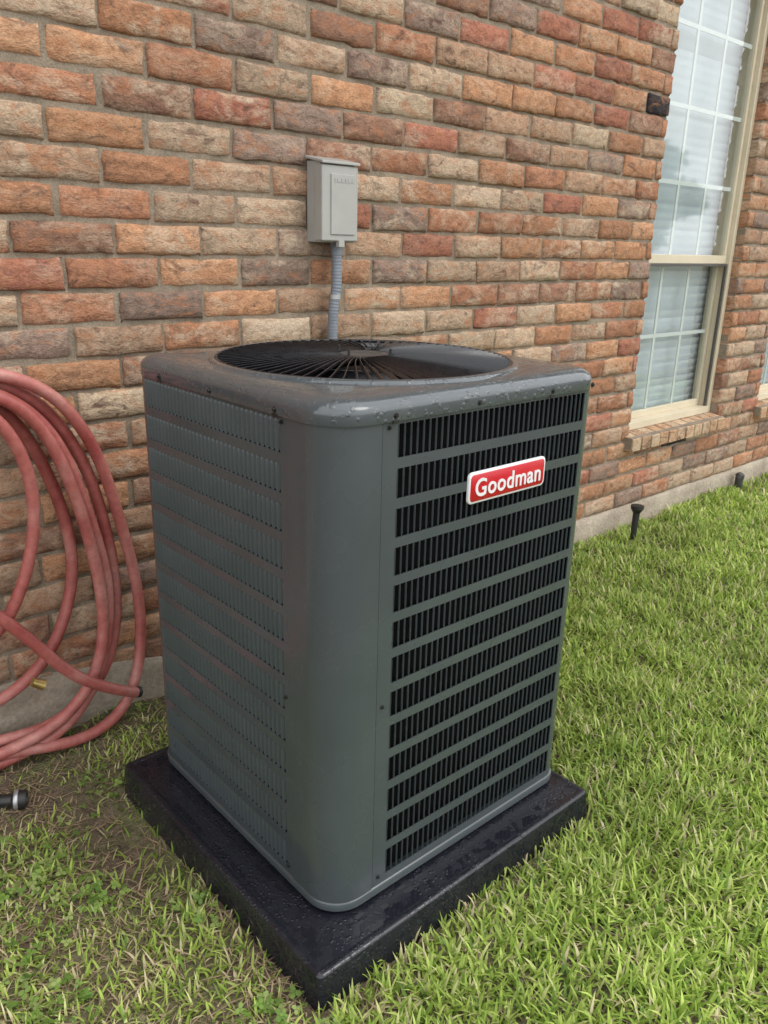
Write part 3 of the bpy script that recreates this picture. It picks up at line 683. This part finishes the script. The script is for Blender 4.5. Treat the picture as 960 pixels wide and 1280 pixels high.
# ---------------------------------------------------------------- trees across the yard (seen mirrored in the window glass)
def tree(name,x,y,H,R,seed):
    rd=random.Random(seed); rg=np.random.default_rng(seed); T=empty(name,(x,y,0))
    mb=MB(); rows=[]
    for i in range(7):
        t=i/6; rows.append([(x+.15*math.sin(3*t)+(.22*(1-.7*t))*math.cos(a),y+(.22*(1-.7*t))*math.sin(a),-.1+t*H*.6) for a in np.arange(0,6.28,.785)][:8])
    mb.grid(rows,True)
    cl=[]
    for i in range(26):
        a=rd.uniform(0,6.28); rr_=R*math.sqrt(rd.random())*.9; zz=H*(.38+.55*rd.random()); f=1-abs(zz/H-.6)*1.1
        c=Vector((x+rr_*f*math.cos(a),y+rr_*f*math.sin(a),zz)); cl.append(c); s=Vector((x,y,zz*.62)); d=c-s
        mb.cyl(s,d,.06,.015,d.length,6)
    mb.obj('trunk_and_limbs',M_bark,T,True)
    V=[];C=[]
    for c in cl:
        n=300; off=rg.normal(0,1,(n,3)); off/=np.linalg.norm(off,axis=1)[:,None]; off*=(rg.random((n,1))**.5)*R*.30; off[:,2]*=.7
        cen=np.array(c)+off; a=rg.normal(0,1,(n,3)); b=rg.normal(0,1,(n,3)); s=.065
        V.append(np.stack([cen-a*s,cen+b*s,cen+a*s,cen-b*s],1)); sh=rg.uniform(.6,1.3)
        C.append(np.array([.09,.14,.05])*sh*rg.uniform(.7,1.3,(n,1))*np.ones((n,3)))
    V=np.concatenate(V); C=np.concatenate(C); n=len(V)
    o=mk('crown',V.reshape(-1,3).tolist(),(np.arange(n*4).reshape(n,4)).tolist(),M_leaf,T)
    ca=o.data.color_attributes.new('gcol','FLOAT_COLOR','POINT'); cc=np.ones((n,4,4)); cc[:,:,:3]=C[:,None,:]; ca.data.foreach_set('color',cc.reshape(-1))
tree('oak_tree',21,-9.5,4.2,2.0,3); tree('oak_tree.001',26,-17,5.6,3.0,5)

# ---------------------------------------------------------------- light : overcast daylight
w=bpy.data.worlds.new('World'); scene.world=w; w.use_nodes=True; nt=w.node_tree; bg=nt.nodes['Background']
sky=nt.nodes.new('ShaderNodeTexSky'); sky.sky_type='NISHITA'; sky.sun_disc=False
EL,AZ=math.radians(52),math.radians(150)
sky.sun_elevation=EL; sky.sun_rotation=AZ; sky.dust_density=4; sky.air_density=1.2; sky.ozone_density=1
hsn=nt.nodes.new('ShaderNodeHueSaturation'); hsn.inputs['Saturation'].default_value=.4
nt.links.new(sky.outputs[0],hsn.inputs['Color'])
tcn=nt.nodes.new('ShaderNodeTexCoord'); cn=nt.nodes.new('ShaderNodeTexNoise'); cn.inputs['Scale'].default_value=2.2; cn.inputs['Detail'].default_value=3
nt.links.new(tcn.outputs['Generated'],cn.inputs['Vector'])
cr_=nt.nodes.new('ShaderNodeValToRGB'); cr_.color_ramp.elements[0].position=.3; cr_.color_ramp.elements[0].color=(.70,.72,.75,1); cr_.color_ramp.elements[1].position=.7; cr_.color_ramp.elements[1].color=(1,1,1,1)
nt.links.new(cn.outputs['Fac'],cr_.inputs['Fac'])
vmx=nt.nodes.new('ShaderNodeVectorMath'); vmx.operation='SCALE'; vmx.inputs['Scale'].default_value=19.5; nt.links.new(cr_.outputs[0],vmx.inputs[0])
mxn=nt.nodes.new('ShaderNodeMix'); mxn.data_type='RGBA'; mxn.inputs[0].default_value=.8
nt.links.new(hsn.outputs[0],mxn.inputs[6]); nt.links.new(vmx.outputs[0],mxn.inputs[7])
nt.links.new(mxn.outputs[2],bg.inputs['Color']); bg.inputs['Strength'].default_value=.14
sl_=bpy.data.lights.new('sun','SUN'); sl_.energy=1.2; sl_.angle=math.radians(28); sl_.color=(1,.96,.90)
so=bpy.data.objects.new('sun',sl_); COL.objects.link(so)
dvec=Vector((math.sin(AZ)*math.cos(EL),math.cos(AZ)*math.cos(EL),math.sin(EL)))
so.rotation_euler=dvec.to_track_quat('Z','Y').to_euler(); so.location=(2,-3,6)

# ---------------------------------------------------------------- camera
f,p,r_,wa=1000.9,.3231,-.0251,.8400
F=Vector((math.cos(wa),math.sin(wa),0)); R=Vector((math.sin(wa),-math.cos(wa),0)); U=Vector((0,0,1))
fw=math.cos(p)*F-math.sin(p)*U; dn=-math.sin(p)*F-math.cos(p)*U
R2=math.cos(r_)*R+math.sin(r_)*dn; D2=-math.sin(r_)*R+math.cos(r_)*dn
cd=bpy.data.cameras.new('camera'); cam=bpy.data.objects.new('camera',cd); COL.objects.link(cam)
m=Matrix((R2,-D2,-fw)).transposed().to_4x4(); m.translation=(0,0,1.3); cam.matrix_world=m
cd.sensor_fit='VERTICAL'; cd.sensor_height=24; cd.sensor_width=18; cd.lens=24*f/1280; cd.clip_start=.02; cd.clip_end=500
scene.camera=cam
scene.view_settings.view_transform='Standard'; scene.view_settings.look='None'; scene.view_settings.exposure=0
